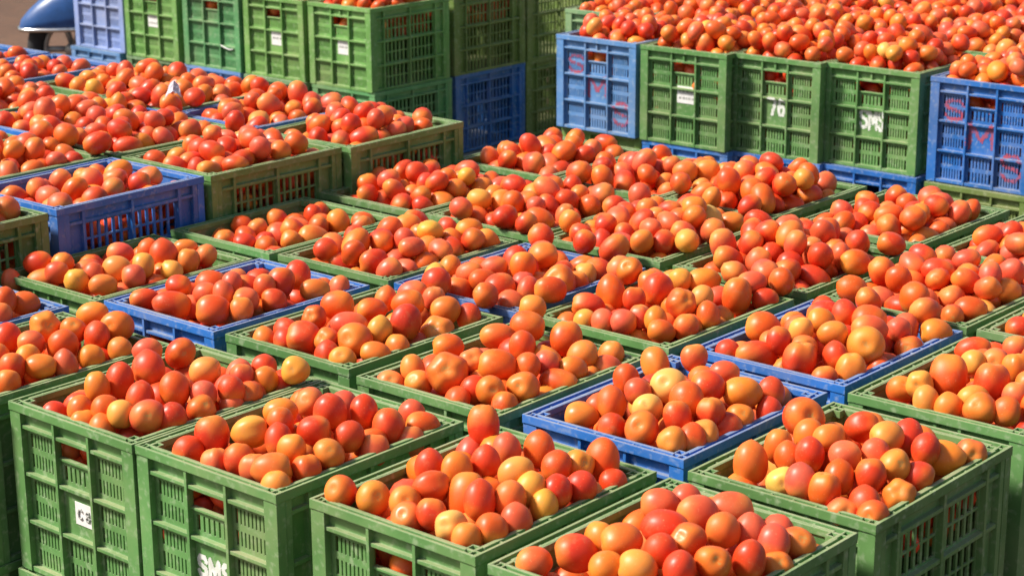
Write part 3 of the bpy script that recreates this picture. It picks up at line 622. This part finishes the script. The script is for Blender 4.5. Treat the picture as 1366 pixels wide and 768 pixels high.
    'T': [(0.674, 0.215, 0.036, 0.108, 0.106, 'r', 0), (0.455, 0.412, 0.088, 0.093, 0.075, 'p', 0), (0.603, 0.51, 0.094, 0.091, 0.097, 'd', 0), (0.517, 0.812, 0.092, 0.095, 0.093, 'o', 0), (0.843, 0.569, 0.025, 0.111, 0.103, 'd', 0), (0.865, 0.712, -0.003, 0.075, 0.084, 'd', 0), (0.855, 0.402, -0.031, 0.099, 0.104, 'r', 0), (0.837, 0.285, 0.047, 0.075, 0.075, 'p', 0), (0.824, 0.834, 0.008, 0.075, 0.075, 'y', 0), (0.915, 0.532, -0.148, 0.075, 0.075, 'r', 0), (0.392, 0.149, -0.02, 0.095, 0.098, 'r', 0), (0.147, 0.216, 0.019, 0.079, 0.082, 'y', 0), (0.136, 0.365, 0.045, 0.075, 0.075, 'o', 0), (0.356, 0.298, 0.062, 0.078, 0.075, 'p', 0)],
}

# ------------------------------------------------------------------ the front block
FRONT = [  # key, x, y, colour, label, phrase for its tomatoes
    ('A', -8.10, 5.46, 'g', 'green crate at the near left corner of the front block, pale patch on its end', 'the near left corner crate'),
    ('B', -7.105, 5.47, 'g', 'green crate with white letters on its end, beside the near left corner crate', 'the crate with white letters'),
    ('C', -5.98, 5.54, 'g', 'green front crate standing across a dark gap from the crate with white letters', 'the front middle green crate'),
    ('D', -4.91, 5.52, 'g', 'green crate nearest the camera, cut off by the bottom edge', 'the nearest green crate'),
    ('E', -4.89, 6.88, 'g', 'green crate at the near right corner with its long shaded side showing', 'the near right corner crate'),
    ('F', -5.97, 6.98, 'b', 'blue crate at front middle, wedged between green crates on all sides', 'the front middle blue crate'),
    ('G', -4.90, 8.28, 'g', 'green crate at the right edge, just behind the near right corner crate', 'the right edge green crate'),
    ('H', -5.95, 8.36, 'b', 'blue crate at right, touching the front middle blue crate by one corner', 'the right hand blue crate'),
    ('I', -7.02, 6.87, 'g', 'green crate directly left of the front middle blue crate', 'the crate beside front blue crate'),
    ('J', -8.11, 6.92, 'g', 'green crate directly right of the left blue crate with bare inner walls', 'the crate beside left blue crate'),
    ('K', -9.17, 6.90, 'b', 'blue crate at left, its bare inner walls showing above a low fill', 'the left blue crate'),
    ('L', -10.18, 6.86, 'g', 'green crate below the raised blue crate, low fill with a few yellow tomatoes', 'the far left green crate'),
    ('M', -9.17, 5.36, 'g', 'green crate cut by the left photo edge, beside the near left corner crate', 'the left edge green crate'),
    ('X', -10.22, 5.45, 'b', 'blue crate cut by the left photo edge, only one corner showing', 'the left edge blue crate'),
    ('S', -7.02, 8.29, 'g', 'green crate heaped over its rim, in the centre beside the right blue crate', 'the heaped centre green crate'),
    ('T', -8.11, 8.28, 'b', 'blue crate in the centre almost buried under tomatoes, only slips of rim showing', 'the buried centre blue crate'),
]
AUTO = [
    (-10.18, 8.25, 'g', 'green low filled crate under the raised green crates, back wall bare', 0.14, -0.12),
    (-9.15, 8.28, 'g', 'green crate directly behind the left blue crate', 0.20, -0.08),
    (-10.20, 9.66, 'g', 'green crate two behind the low crate under the raised row, ridge shaped heap', 0.20, -0.08),
    (-9.16, 9.68, 'g', 'green crate behind the buried blue crate, its left inner wall bare', 0.23, -0.075),
    (-8.12, 9.68, 'g', 'green crate behind the heaped centre crate, its front rim mostly covered', 0.23, -0.075),
    (-7.03, 9.68, 'g', 'green crate behind the right blue crate, heap spilling to its right rim', 0.25, -0.075),
    (-5.96, 9.68, 'g', 'green crate behind the right blue crate towards the right edge, wide even heap', 0.22, -0.075),
    (-4.92, 9.68, 'g', 'green crate cut by the right photo edge, only its left corner showing', 0.22, -0.08),
    (-10.20, 11.08, 'g', 'green crate in the last row beside the back blue crate, dark inner wall showing', 0.21, -0.085),
    (-9.17, 11.08, 'g', 'green crate in the last row under the blue crate with red letters', 0.21, -0.085),
    (-8.20, 11.10, 'g', 'green crate in the last row with the tallest heap, bare right corner', 0.26, -0.07),
    (-7.06, 11.10, 'g', 'green crate in the last row under the crate with smeared white letters', 0.21, -0.085),
    (-5.96, 11.08, 'g', 'green crate in the last row, cut by the right photo edge', 0.21, -0.085),
]
crates = {}
for key, x, y, c, lab, ph in FRONT:
    crates[key] = crate(x, y, 0, c, lab, 0.0, 'crates of the front block')
for x, y, c, lab, A, t in AUTO:
    crate(x, y, 0, c, lab, rng.uniform(-0.012, 0.012), 'crates of the front block')
    fill(x, y, 0, A, t, -0.36)
LOWER = [
    (-8.10, 5.44, 0, 'green crate at the bottom of the photo, under the near left corner crate'),
    (-7.10, 5.45, 0, 'green crate at the bottom of the photo, under the crate with white letters'),
    (-5.97, 5.52, 0, 'green crate under the front crate that stands across the dark gap'),
    (-9.16, 5.34, 0, 'green crate under the one cut by the left photo edge'),
    (-10.21, 5.43, 0, 'green crate under the blue crate at the left photo edge'),
    (-4.90, 5.50, 0, 'green crate under the crate nearest the camera'),
    (-4.88, 6.86, 0, 'green crate under the near right corner crate'),
    (-4.89, 8.26, 0, 'green crate under the one at the right photo edge'),
    (-4.91, 9.66, 0, 'green crate at the bottom of the right edge stack, fourth row'),
    (-5.95, 11.06, 0, 'green crate at the bottom of the right edge stack, last row'),
    (-11.17, 6.02, .30, 'green crate under the raised left block, nearest its front'),
    (-12.25, 7.34, .30, 'green crate under the raised left block, second from its front'),
    (-13.29, 7.37, .30, 'green crate under the raised left block, third from its front'),
    (-14.30, 8.66, .30, 'green crate under the raised left block, fourth from its front'),
    (-15.36, 8.66, .30, 'green crate under the raised left block, fifth from its front'),
    (-16.40, 9.90, .30, 'green crate under the far upper left corner crate'),
    (-8.19, 16.32, .345, 'green crate under the right end of the second back line'),
    (-9.24, 17.68, .345, 'green crate under the right end of the third back line'),
    (-9.21, 19.00, .345, 'green crate under the right end of the fourth back line'),
]
for x, y, z, lab in LOWER:
    crate(x, y, z - H, 'g', lab, 0.0, 'lower crates of the stacks')
    fill(x, y, z - H, 0.02, -0.16, -0.32, fine=False)
paint(crates['B'], [('S', 0.385, 0.345, 0.052, 0.095, 0.014), ('M', 0.463, 0.345, 0.066, 0.095, 0.013), ('S', 0.556, 0.345, 0.052, 0.095, 0.014)], M_WHITE, cell=0.004, rough=0.12)
card(crates['A'], 0.455, 0.605, 0.355, 0.475, 'C8')

# ------------------------------------------------------------------ the block at left, standing a little higher
LEFT = [
    (-11.17, 6.03, 'g', 'green crate of the raised left block cut by the left photo edge', 0.22, -0.07),
    (-11.20, 7.35, 'b', 'blue crate of the raised left block with its long dark blue side showing', 0.14, -0.115),
    (-11.18, 8.65, 'g', 'green crate of the raised left block, directly right of the long blue side', 0.19, -0.10),
    (-11.10, 9.90, 'g', 'green crate at the far right end of the raised left block', 0.21, -0.09),
    (-12.25, 7.35, 'g', 'green crate left of the raised blue crate, heaped over its rims', 0.20, -0.10),
    (-12.24, 8.67, 'g', 'green crate behind the raised blue crate, long olive rim edge in front of it', 0.20, -0.10),
    (-12.18, 9.95, 'b', 'blue crate at the back of the raised block below the label stack', 0.20, -0.10),
    (-13.29, 7.38, 'g', 'green crate at the left photo edge, second line of the raised block', 0.20, -0.10),
    (-13.19, 8.72, 'b', 'blue crate in the middle of the raised block with a purple blue front edge', 0.20, -0.10),
    (-13.24, 10.0, 'g', 'green crate at the back of the raised block, in front of the bluish green crate', 0.20, -0.10),
    (-14.30, 8.67, 'g', 'green crate near the left photo edge, third line of the raised block', 0.20, -0.10),
    (-14.15, 10.05, 'g', 'green crate with a bright green front rim at the back of the raised block', 0.20, -0.10),
    (-15.36, 8.67, 'b', 'blue crate cut by the left photo edge, fourth line of the raised block', 0.20, -0.10),
    (-15.33, 9.92, 'b', 'blue crate below the scooter wheel, bright blue back rim', 0.18, -0.12),
    (-16.40, 9.92, 'b', 'blue crate in the far upper left corner beside the bare earth', 0.18, -0.12),
]
for x, y, c, lab, A, t in LEFT:
    crate(x, y, 0.30, c, lab, rng.uniform(-0.012, 0.012), 'crates of the raised left block')
    fill(x, y, 0.30, A, t, -0.36 if x < -11.5 else -0.5, fine=x > -12.5)

# ------------------------------------------------------------------ the tall stack behind it, two crates high in view
ZM = 0.325
TALL = [
    (-15.92, 14.99, ZM, 'gy', 'green crate with a white card at the corner of the tall back stack', 1),
    (-16.97, 14.97, ZM, 'gy', 'green crate with a small white card, left of the corner crate of the stack', 1),
    (-18.00, 14.94, ZM, 'gb', 'bluish green crate with a broken rib and no card in the back stack', 1),
    (-19.08, 14.94, ZM, 'gy', 'green crate with a white card beside the pale blue one', 1),
    (-20.16, 15.00, ZM, 'bl', 'faded pale blue crate at the left end of the tall stack, by the scooter', 1),
    (-15.92, 16.31, ZM, 'gd', 'olive green crate standing on the dark blue crate', 1),
    (-15.94, 17.62, ZM, 'gd', 'yellowish olive crate behind the one on the dark blue crate', 0),
    (-15.90, 15.00, ZM - H, 'gb', 'green crate under the corner of the tall back stack, dark side showing', 0),
    (-16.95, 14.93, ZM - H, 'gp', 'pale green crate under the left neighbour of the corner stack', 0),
    (-18.02, 14.95, ZM - H, 'bc', 'greyish blue crate under the bluish green crate', 0),
    (-19.10, 14.95, ZM - H, 'gp', 'pale green crate under the carded crate by the pale blue one', 0),
    (-20.20, 14.95, ZM - H, 'bc', 'light blue crate under the faded pale blue crate', 0),
    (-15.93, 16.32, ZM - H, 'b', 'dark blue crate standing alone in the gap under olive crates', 0),
    (-15.95, 17.60, ZM - H, 'gd', 'yellowish olive crate at the bottom of the gap beside the dark blue one', 0),
]
tall = []
for x, y, z, c, lab, full in TALL:
    tall.append(crate(x, y, z, c, lab, rng.uniform(-0.015, 0.015), 'crates of the tall back stack'))
    if full: fill(x, y, z, 0.22, -0.02, -0.40, fine=False)
b = MB(); b.tube([(0.655 * W, 0.012, 0.285), (0.72, 0.004, 0.268), (0.80, 0.0, 0.252), (0.865, 0.002, 0.262)], [0.007, 0.007, 0.006, 0.004], 6)
o = link(bpy.data.objects.new('broken_rib', b.mesh('broken_rib', M_CRATE, scale=S)), tall[2]); o.color = tall[2].children[0].color
card(tall[0], 0.43, 0.63, 0.37, 0.53, 1)
card(tall[1], 0.43, 0.63, 0.37, 0.53, 1)
card(tall[3], 0.41, 0.61, 0.38, 0.54, 2)

# ------------------------------------------------------------------ the long row at the back right
ZU = 0.345
BACK = [
    (-12.20, 14.80, 'bp', 'faded blue crate with red painted letters at the left end of the back row', 0.22, -0.06),
    (-11.17, 14.80, 'g', 'green crate with a two line white patch, beside the faded blue crate', 0.24, -0.03),
    (-10.25, 14.95, 'g', 'green crate with a white number seventy six on its end', 0.24, -0.03),
    (-9.31, 15.05, 'g', 'green crate with smeared white letters, beside the bright blue crate', 0.24, -0.03),
    (-8.20, 15.00, 'b', 'bright blue crate with red painted letters at the right photo edge', 0.24, -0.03),
    (-13.25, 16.22, 'gp', 'light green crate peeping out behind the faded blue crate', 0.20, -0.08),
    (-12.20, 16.22, 'b', 'blue crate in the second line behind the faded blue crate', 0.24, -0.03),
    (-11.17, 16.22, 'b', 'blue crate in the second line behind the two line white patch', 0.24, -0.03),
    (-10.24, 16.30, 'g', 'green crate in the second line behind the number seventy six', 0.24, -0.03),
    (-9.27, 16.38, 'g', 'green crate in the second line behind the smeared white letters', 0.24, -0.03),
    (-8.20, 16.34, 'g', 'green crate in the second line behind the bright blue crate', 0.24, -0.03),
    (-13.24, 17.55, 'g', 'green crate in the third line behind the light green one', 0.24, -0.03),
    (-12.19, 17.55, 'b', 'blue crate in the third line near the top photo edge, purple rim', 0.24, -0.03),
    (-11.16, 17.58, 'g', 'green crate in the third line behind two blue crates', 0.24, -0.03),
    (-10.22, 17.62, 'g', 'green crate in the third line behind the one past seventy six', 0.24, -0.03),
    (-9.25, 17.70, 'g', 'green crate in the third line at the right photo edge', 0.24, -0.03),
    (-11.15, 18.90, 'g', 'green crate in the fourth line at the top photo edge', 0.24, -0.03),
    (-10.20, 18.94, 'b', 'blue crate in the fourth line at the top photo edge', 0.24, -0.03),
    (-9.22, 19.02, 'g', 'green crate in the fourth line in the upper right corner', 0.24, -0.03),
]
back = []
for i, (x, y, c, lab, A, t) in enumerate(BACK):
    back.append(crate(x, y, ZU, c, lab, rng.uniform(-0.012, 0.012), 'crates of the back row'))
    fill(x, y, ZU, A, t, -0.86 if i < 5 else -0.32, fine=False)
for x, y, c, lab in ((-12.18, 14.86, 'gd', 'dark green crate under the faded blue crate of the back row'),
                     (-11.15, 14.82, 'b', 'blue crate under the two line white patch, only its rim band showing'),
                     (-10.22, 14.93, 'b', 'blue crate under the number seventy six, only its rim band showing'),
                     (-9.27, 15.00, 'b', 'blue crate under the smeared white letters, only its rim band showing'),
                     (-8.17, 14.93, 'gd', 'dull green crate under the bright blue crate at the right photo edge')):
    crate(x, y, ZU - H, c, lab, rng.uniform(-0.012, 0.012), 'crates of the back row')
card(back[1], 0.41, 0.62, 0.40, 0.56, 2)
paint(back[2], [('7', 0.435, 0.385, 0.06, 0.145, 0.017), ('6', 0.525, 0.385, 0.062, 0.145, 0.016)], M_WHITE)
paint(back[3], [('S', 0.385, 0.37, 0.07, 0.15, 0.018), ('M', 0.475, 0.36, 0.075, 0.17, 0.018), ('S', 0.575, 0.36, 0.055, 0.16, 0.018)], M_WHITE, rough=0.6)
red = [('S', 0.14, 0.56, 0.17, 0.16, 0.018), ('M', 0.38, 0.34, 0.22, 0.20, 0.020), ('S', 0.70, 0.10, 0.17, 0.21, 0.019)]
paint(back[0], red, M_RED, cell=0.009, rough=0.7)
paint(back[4], red, M_RED, cell=0.009, rough=0.6)

# ------------------------------------------------------------------ the nearest tomatoes as single things
RTv, UPv, FWv = rt, up, fw
eye = cam.matrix_world.translation
items = []
for key, x0, y0, c, lab, ph in FRONT:
    for q in NEAR[key]:
        p = P(x0 + q[0], y0 + q[1], q[2])
        items.append((q[3] * q[4] / (p - eye).length_squared, key, ph, p, q))
items.sort(key=lambda t: -t[0])

def orient(q):
    a, b = q[3], q[4]
    if max(a, b) < 1.1 * min(a, b): a, b = (a * 0.95, b * 1.06) if b >= a else (a * 1.05, b * 0.96)
    j = lambda s: rng.uniform(-s, s)
    if q[6] or (max(q[3], q[4]) < 1.1 * min(q[3], q[4]) and rng.random() < 0.24):
        z = (-FWv + UPv * (0.25 + j(0.3)) + RTv * j(0.6)); sx, sz = (a + b) / 2, (a + b) / 2
    elif b >= a:
        z = (UPv + RTv * j(0.18) + FWv * j(0.25)) * rng.choice((1, -1, -1)); sx, sz = a, b
    else:
        z = (RTv + UPv * j(0.2) + FWv * j(0.3)) * rng.choice((1, -1)); sx, sz = b, a
    z = z.normalized(); x = z.orthogonal().normalized(); y = z.cross(x)
    ang = rng.uniform(0, 6.28); x, y = x * math.cos(ang) + y * math.sin(ang), y * math.cos(ang) - x * math.sin(ang)
    R = Matrix((x, y, z)).transposed()
    return R, (sx, sx * rng.uniform(0.94, 1.0), sz)

def zone(u, v):
    a = 'near' if v < L * 0.36 else ('far' if v > L * 0.66 else '')
    b = 'left' if u < W * 0.36 else ('right' if u > W * 0.64 else '')
    if a and b: return f'at {a} {b} of'
    if a: return f'at {a} end of'
    if b: return f'at {b} side of'
    return 'amid'

labels = {}
for n, (area, key, ph, p, q) in enumerate(items):
    R, sc = orient(q)
    c = tint(q[5])
    if n < 300:
        o = bpy.data.objects.new('tomato', rng.choice(SHAPES)); link(o)
        o.color = c
        o.matrix_world = Matrix.Translation(p) @ R.to_4x4() @ Matrix.Diagonal((sc[0] * S, sc[1] * S, sc[2] * S, 1))
        r = max(sc); el = max(q[3], q[4]) / min(q[3], q[4])
        shape = 'plum' if el > 1.13 else 'round'
        size = 'large ' if r > 0.094 else ('small ' if r < 0.080 else '')
        if q[6]: shape = 'stem end up'
        lab = f"{size}{CNAME[q[5]]} {shape} tomato {zone(q[0], q[1])} {ph}" if not q[6] else f"{CNAME[q[5]]} tomato, stem scar showing, {zone(q[0], q[1])} {ph}"
        labels.setdefault(lab, []).append((o, q))
        tag(o, lab, 'tomato', 'tomatoes heaped in ' + ph)
    else:
        M3 = np.array(R) @ np.diag(sc) * S
        heap.add(FINE[n % 10], M3, np.array(p), c)
for lab, v in labels.items():                       # tell look-alikes in one place apart by where they lie
    words = {2: ('upper', 'lower'), 3: ('topmost', 'middle', 'lowest'), 4: ('topmost', 'second', 'third', 'lowest')}.get(len(v))
    if words:
        for w, (o, q) in zip(words, sorted(v, key=lambda t: -t[1][2])): o['label'] = w + ' ' + lab
for key, x0, y0, c, lab, ph in FRONT:
    pl = [(q[0], q[1], q[2], (q[3] + q[4]) / 2) for q in NEAR[key]]
    if key == 'X': fill(x0, y0, 0, 0.14, -0.10, -0.36, placed=pl)
    else: fill(x0, y0, 0, 0.17, -0.09 if key in 'STH' else -0.14, -0.62 if key in 'ABC' else -0.38, placed=pl)
    GP.extend((x0 + q[0], y0 + q[1], q[2], q[3]) for q in pl)
for x, y, n, sides in ((-8.12, 9.68, 5, 'flr'), (-9.16, 9.68, 3, 'fr'), (-7.03, 9.68, 4, 'flr'), (-8.20, 11.10, 4, 'fl'), (-9.17, 11.08, 2, 'f'),
                       (-5.96, 9.68, 2, 'fl'), (-8.11, 8.28, 6, 'frb'), (-7.02, 8.29, 3, 'lb'), (-5.95, 8.36, 2, 'b')):
    spill(x, y, 0, n, sides)
for x, y, n, sides in ((-12.24, 8.67, 3, 'lb'), (-13.19, 8.72, 3, 'lb'), (-12.18, 9.95, 2, 'l'), (-11.18, 8.65, 1, 'l'), (-13.24, 10.0, 2, 'f'), (-12.25, 7.35, 3, 'b')):
    spill(x, y, 0.30, n, sides)
h = heap.build('tomato_heap')
tag(h, 'red and orange tomatoes heaped in the crates all around', None, None, 'stuff')

# ------------------------------------------------------------------ a scrap of pale paper on the heap
b = MB(); r_ = random.Random(4); n = 9
for i in range(n):
    for k in range(n):
        u, v = i / (n - 1) - 0.5, k / (n - 1) - 0.5
        b.v.append((0.085 * u * (1 - 0.5 * (v + 0.5)), 0.05 * v + 0.012 * abs(u), 0.055 * (v + 0.5) - 0.05 * abs(u) + r_.uniform(-0.006, 0.006)))
for i in range(n - 1):
    for k in range(n - 1): b.quad(b.v[i * n + k], b.v[(i + 1) * n + k], b.v[(i + 1) * n + k + 1], b.v[i * n + k + 1])
o = link(bpy.data.objects.new('paper_scrap', b.mesh('paper_scrap', M_PAPER))); o.location = P(-11.84, 9.70, 0.55); o.rotation_euler = (0, 0, 0.7); o.scale = (0.55, 0.55, 0.55)
md = o.modifiers.new('thick', 'SOLIDIFY'); md.thickness = 0.0012
tag(o, 'small crumpled pale paper scrap lying on the tomatoes of the raised block', 'paper scrap')

# ------------------------------------------------------------------ the parked scooter behind the stacks
sc_root = empty('motor_scooter', ((-9.66 + 0.03) * 0.855, (7.12 + 0.03) * 0.855, 0.0), math.atan2(-rt0.y, -rt0.x))     # local x points to the scooter's front
tag(sc_root, 'blue motor scooter with a bright trimmed front mudguard, parked behind the pale blue crate', 'scooter')
sc_root.scale = (0.87, 0.87, 0.87)
def spart(name, b, mat, parent=sc_root, smooth=True):
    return link(bpy.data.objects.new(name, b.mesh(name, mat, smooth)), parent)
def wheel(x):
    b = MB(); b.ring((x, 0, 0.275), 0.225, 0.05, 0.9)
    w = spart('tyre', b, M_RUBBER)
    b = MB(); b.ring((x, 0, 0.275), 0.165, 0.016, 1.6, 32, 8)
    for k in range(5):
        a = 2 * math.pi * k / 5
        b.tube([(x + 0.03 * math.cos(a), 0, 0.275 + 0.03 * math.sin(a)), (x + 0.16 * math.cos(a), 0, 0.275 + 0.16 * math.sin(a))], 0.018, 8)
    b.tube([(x, -0.05, 0.275), (x, 0.05, 0.275)], 0.045, 14)
    spart('wheel_rim', b, M_STEEL, w)
wheel(0.0); wheel(-1.22)
b = MB(); edge = []
PROF = [(0.300, 0.012, 0.030), (0.285, 0.055, 0.075), (0.24, 0.105, 0.105), (0.17, 0.165, 0.125), (0.08, 0.225, 0.14), (-0.03, 0.27, 0.145), (-0.14, 0.285, 0.14), (-0.24, 0.25, 0.12), (-0.32, 0.16, 0.09)]
for x, hh, ww in PROF:
    for k in range(15):
        a = math.pi * k / 14
        b.v.append((x, -ww * math.copysign(abs(math.cos(a)) ** 0.8, math.cos(a)), 0.40 + 0.03 * (0.3 - x) + hh * math.sin(a) ** 0.9))
for i in range(len(PROF) - 1):
    for k in range(14): b.f.append((i * 15 + k, (i + 1) * 15 + k, (i + 1) * 15 + k + 1, i * 15 + k + 1))
o = spart('front_mudguard', b, M_SCOOT); md = o.modifiers.new('thick', 'SOLIDIFY'); md.thickness = 0.006
b = MB()
loop = [(x, ww + 0.003, 0.40 + 0.03 * (0.3 - x)) for x, hh, ww in reversed(PROF)] + [(0.315, 0.0, 0.40)] + [(x, -ww - 0.003, 0.40 + 0.03 * (0.3 - x)) for x, hh, ww in PROF]
b.tube(loop, 0.013, 8)
spart('mudguard_trim', b, M_CHROME)
b = MB(); b.tube([(-0.02, 0.075, 0.28), (-0.12, 0.075, 0.60), (-0.2, 0.04, 0.85)], 0.02); b.tube([(-0.02, -0.075, 0.28), (-0.12, -0.075, 0.60), (-0.2, -0.04, 0.85)], 0.02)
spart('fork', b, M_STEEL)
b = MB()
for i in range(9):
    t = i / 8; x = -0.16 - 0.20 * t - 0.06 * math.sin(math.pi * t); z = 0.98 - 0.70 * t
    for k in range(9):
        s2 = -1 + k / 4; b.v.append((x - 0.09 * s2 * s2, 0.24 * s2 * (0.75 + 0.25 * math.sin(math.pi * t)), z))
for i in range(8):
    for k in range(8): b.f.append((i * 9 + k, i * 9 + k + 1, (i + 1) * 9 + k + 1, (i + 1) * 9 + k))
o = spart('leg_shield', b, M_SCOOT); md = o.modifiers.new('thick', 'SOLIDIFY'); md.thickness = 0.015
b = MB(); b.box(-0.85, -0.36, -0.15, 0.15, 0.27, 0.32)
o = spart('floorboard', b, M_SCOOT, smooth=False); md = o.modifiers.new('soft', 'BEVEL'); md.width = 0.02; md.segments = 3
b = MB(); b.tube([(-0.72, 0, 0.50), (-0.85, 0, 0.52), (-1.1, 0, 0.55), (-1.4, 0, 0.60), (-1.58, 0, 0.66)], [0.10, 0.19, 0.21, 0.16, 0.05], 18)
spart('rear_body', b, M_SCOOT)
b = MB(); b.tube([(-0.74, 0, 0.73), (-0.85, 0, 0.76), (-1.15, 0, 0.77), (-1.42, 0, 0.80), (-1.5, 0, 0.80)], [0.04, 0.09, 0.095, 0.08, 0.03], 14)
spart('seat', b, M_SEAT)
b = MB(); b.tube([(-0.34, -0.33, 1.02), (-0.26, -0.12, 1.06), (-0.22, 0, 1.0), (-0.26, 0.12, 1.06), (-0.34, 0.33, 1.02)], 0.016); b.tube([(-0.22, 0, 1.02), (-0.18, 0, 0.85)], 0.03)
spart('handlebar', b, M_STEEL)
b = MB(); b.tube([(-0.20, 0, 1.03), (-0.12, 0, 1.04), (-0.08, 0, 1.04)], [0.06, 0.085, 0.075], 18)
spart('headlight', b, M_CHROME)
